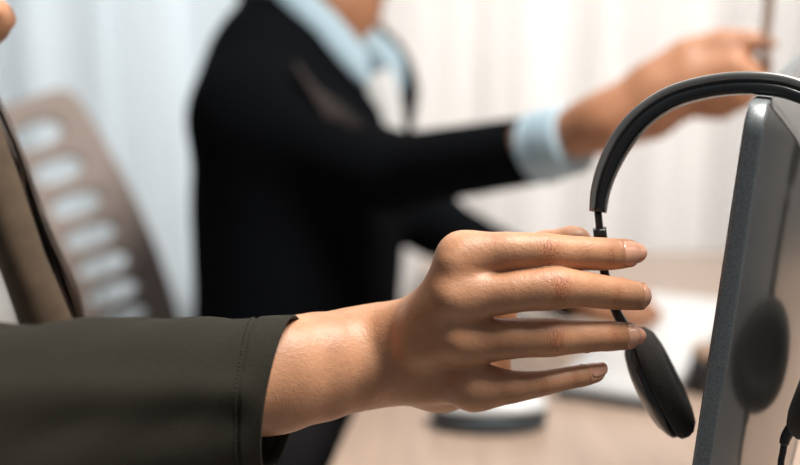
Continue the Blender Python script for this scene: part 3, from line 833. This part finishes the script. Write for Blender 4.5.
# seated legs under the desk
V = []; parts = []
for s in (-1, 1):
    y = 1.64 + s * .07
    parts.append(tube(catmull([(-.2, y, .565), (-.05, y, .565), (.2, y + s * .02, .54), (.25, y + s * .02, .49), (.23, y + s * .02, .3), (.2, y + s * .02, .07)], 30), lambda t: .092 - .045 * t, 20))
parts.append(lathe([(-.2, .09), (-.16, .12), (0, .13), (.16, .12), (.2, .09)], (-.20, 1.64, .60), (0, 1, 0), 24))
V, F = join_meshes(parts); link('trousers', mesh_from(V, F), M_trouser, p2)
for s in (-1, 1):
    y = 1.64 + s * .12
    V, F = sweep(catmull([(.15, y, .045), (.22, y, .05), (.33, y, .035), (.39, y, .03)], 14), lambda t: rrect(.075 * (1 - .25 * t), .088 - .035 * t, .02), lambda i, p: (0, 0, 1))
    link('shoe', mesh_from(V, F), M_shoe, p2)

# pen in the far hand
V, F = tube(catmull([W(770, -14, 1.17), W(767.5, 20, 1.166), W(765, 48, 1.162), W(769, 76, 1.160)], 14), lambda t: .0048 if t < .9 else .0048 - .03 * (t - .9), 14)
tag(link('pen', mesh_from(V, F), M_pencil, None), 'thin brown pen held upright in the far person\'s fingertips', 'pen')

# ---------------------------------------------------------------- slotted chair
ch = empty('office_chair', (-.33, 1.68, 0), 'taupe office chair with a slotted plastic backrest behind the black blazer', 'chair')
rowsv = 9
def Redge(y): return np.interp(y, [60, 88, 95, 110, 150, 200, 250, 300, 340, 420], [48, 66, 76, 86, 109, 136, 158, 175, 184, 196])
us = [0, 10, 30, 80, 92, 142, 154, 204, 212, 218]     # picture pixels from the right edge
hole_u = {2, 4, 6}
v0s = []
y = 88.0; vlines = [88.0, 98.0]
for i in range(10):
    vlines += [vlines[-1] + 0.01]
vl = [88, 94, 108]; hole_v = set()
yy = 108.0; pit = 36.5; ht = 23.5
while yy < 430:
    hole_v.add(len(vl) - 1); vl.append(yy + ht); vl.append(yy + pit); yy += pit; pit *= .935; ht *= .94
vl += [vl[-1] + 10]
V = []; F = []; nu = len(us); nv = len(vl)
for i, vy in enumerate(vl):
    for j, u in enumerate(us):
        px = Redge(vy - 0) - u; py = vy - 2 + u * .33
        d = 1.90 - u * .0006 - .02 * math.sin(math.pi * min(1, u / 206))
        if i == 0 and j == 0: px -= 12; py += 6
        V.append(W(px, py, d))
for i in range(nv - 1):
    for j in range(nu - 1):
        if j in hole_u and i in hole_v: continue
        F.append((i * nu + j, i * nu + j + 1, (i + 1) * nu + j + 1, (i + 1) * nu + j))
o = link('backrest', mesh_from(V, F), M_chair, ch)
s = o.modifiers.new('thickness', 'SOLIDIFY'); s.thickness = .014; s.offset = 0
s = o.modifiers.new('round', 'SUBSURF'); s.levels = 2; s.render_levels = 2
link('seat', box((-.52, 1.42, .40), (-.02, 1.90, .462), .03, 4), M_chair_seat, ch)
V, F = sweep(catmull([W(85, 440, 1.84), W(85, 520, 1.82), (-.46, 1.68, .42), (-.30, 1.68, .392)], 20), rrect(.06, .02, .006), lambda i, p: (-1, 0, .3)); link('back_bracket', mesh_from(V, F), M_metal, ch)
V, F = lathe([(.09, .03), (.25, .03), (.25, .022), (.40, .022)], (-.27, 1.66, 0), (0, 0, 1), 20); link('gas_stem', mesh_from(V, F), M_metal, ch)
for i in range(5):
    a = 2 * math.pi * i / 5 + .3; e = np.array((-.27 + .28 * math.cos(a), 1.66 + .28 * math.sin(a), .07))
    V, F = sweep([(-.27, 1.66, .10), tuple(e)], rrect(.035, .02, .005), lambda i, p: (0, 0, 1)); lg = link('base_leg', mesh_from(V, F), M_metal, ch)
    V, F = lathe([(-.02, .025), (-.015, .029), (.015, .029), (.02, .025)], (e[0], e[1], .029), (-math.sin(a), math.cos(a), 0), 20); link('caster', mesh_from(V, F), M_black_plastic, lg)

# ---------------------------------------------------------------- small things on the desk
def mouse():
    c = on_plane(489, 426, DESK_Z); L, Wd, H = .118, .062, .039
    root = empty('computer_mouse', (c.x, c.y, DESK_Z), 'white computer mouse with a dark base, enlarged for its shadow, on the desk below the hand', 'mouse')
    def shell(z0, z1, sc, n=36, m=12):
        V = []; F = []
        for i in range(m):
            a = i / (m - 1) * math.pi / 2
            r = math.cos(a) ** .55; z = z0 + (z1 - z0) * math.sin(a)
            for j in range(n):
                b = 2 * math.pi * j / n; x = math.copysign(abs(math.cos(b)) ** .8, math.cos(b)) * L / 2 * r * sc; yv = math.copysign(abs(math.sin(b)) ** .8, math.sin(b)) * Wd / 2 * r * sc
                V.append((c.x + x, c.y + yv, z + .0 if i == 0 else z - .004 * (x / L) * (i > 2)))
        for i in range(m - 1):
            for j in range(n): F.append((i * n + j, i * n + (j + 1) % n, (i + 1) * n + (j + 1) % n, (i + 1) * n + j))
        F.append(tuple(range(n))); return V, F
    V, F = shell(DESK_Z + .024, DESK_Z + H, 1.0); link('top_shell', mesh_from(V, F), M_white_plastic, root)
    V, F = lathe([(0.0005, .46), (.004, .50), (.0245, .495)], (0, 0, 0), (0, 0, 1), 36)
    V = [(c.x + v[0] * L, c.y + v[1] * Wd, DESK_Z + v[2]) for v in V]; link('base', mesh_from(V, F), M_grey_plastic_shade, root)  # dark base made taller to take in the shadow below it
    V, F = lathe([(-.004, .006), (-.003, .009), (.003, .009), (.004, .006)], (c.x + L * .3, c.y, DESK_Z + .027), (0, 1, 0), 20); link('scroll_wheel', mesh_from(V, F), M_grey_plastic_shade, root)
mouse()

def keyboard():
    a = on_plane(553, 398, DESK_Z); b = on_plane(650, 413, DESK_Z)
    ex = (b - a); ex.z = 0; wd = .125; ex.normalize(); ey = Vector((-ex.y, ex.x, 0))   # ey runs away
    root = empty('keyboard', (a.x, a.y, DESK_Z), 'white computer keyboard under the far person\'s resting hand', 'keyboard')
    Lk = .42
    def pt(u, v, z): return tuple(a + ex * u + ey * v + Vector((0, 0, z)))
    def slab(u0, u1, v0, v1, z0, z1, e=.0):
        V = [pt(u0, v0, z0), pt(u1, v0, z0), pt(u1, v1, z0), pt(u0, v1, z0), pt(u0 + e, v0 + e, z1), pt(u1 - e, v0 + e, z1), pt(u1 - e, v1 - e, z1), pt(u0 + e, v1 - e, z1)]
        return V, [(0, 3, 2, 1), (4, 5, 6, 7), (0, 1, 5, 4), (1, 2, 6, 5), (2, 3, 7, 6), (3, 0, 4, 7)]
    V, F = slab(0, wd, 0, Lk, .014, .021, .002); link('case', mesh_from(V, F), M_white_plastic, root, smooth=False)
    V, F = slab(.003, wd - .003, .003, Lk - .003, .0005, .014); link('underside_shade', mesh_from(V, F), M_grey_plastic_shade, root, smooth=False)  # dark slab stands in for the shadow beneath the keyboard
    first = None
    for r in range(5):
        for c in range(15):
            u0 = .012 + r * .0205; v0 = .012 + c * .0265
            V, F = slab(u0, u0 + .0175, v0, v0 + .0235, .0211, .0255, .0015)
            link('key', mesh_from(V, F), M_key, root, smooth=False)
keyboard()

c = on_plane(702, 392, DESK_Z)
cn = empty('canister', c, 'small black canister with a rounded tan lid half hidden behind the monitor edge', 'canister')
V, F = lathe([(.0005, .0135), (.002, .0155), (.036, .0155), (.040, .0135)], c, (0, 0, 1), 32); link('container', mesh_from(V, F), M_black_plastic, cn)
V, F = lathe([(.040, .012), (.044, .0138), (.050, .0135), (.055, .010), (.058, .004)], c, (0, 0, 1), 32); link('lid', mesh_from(V, F), M_tan, cn)
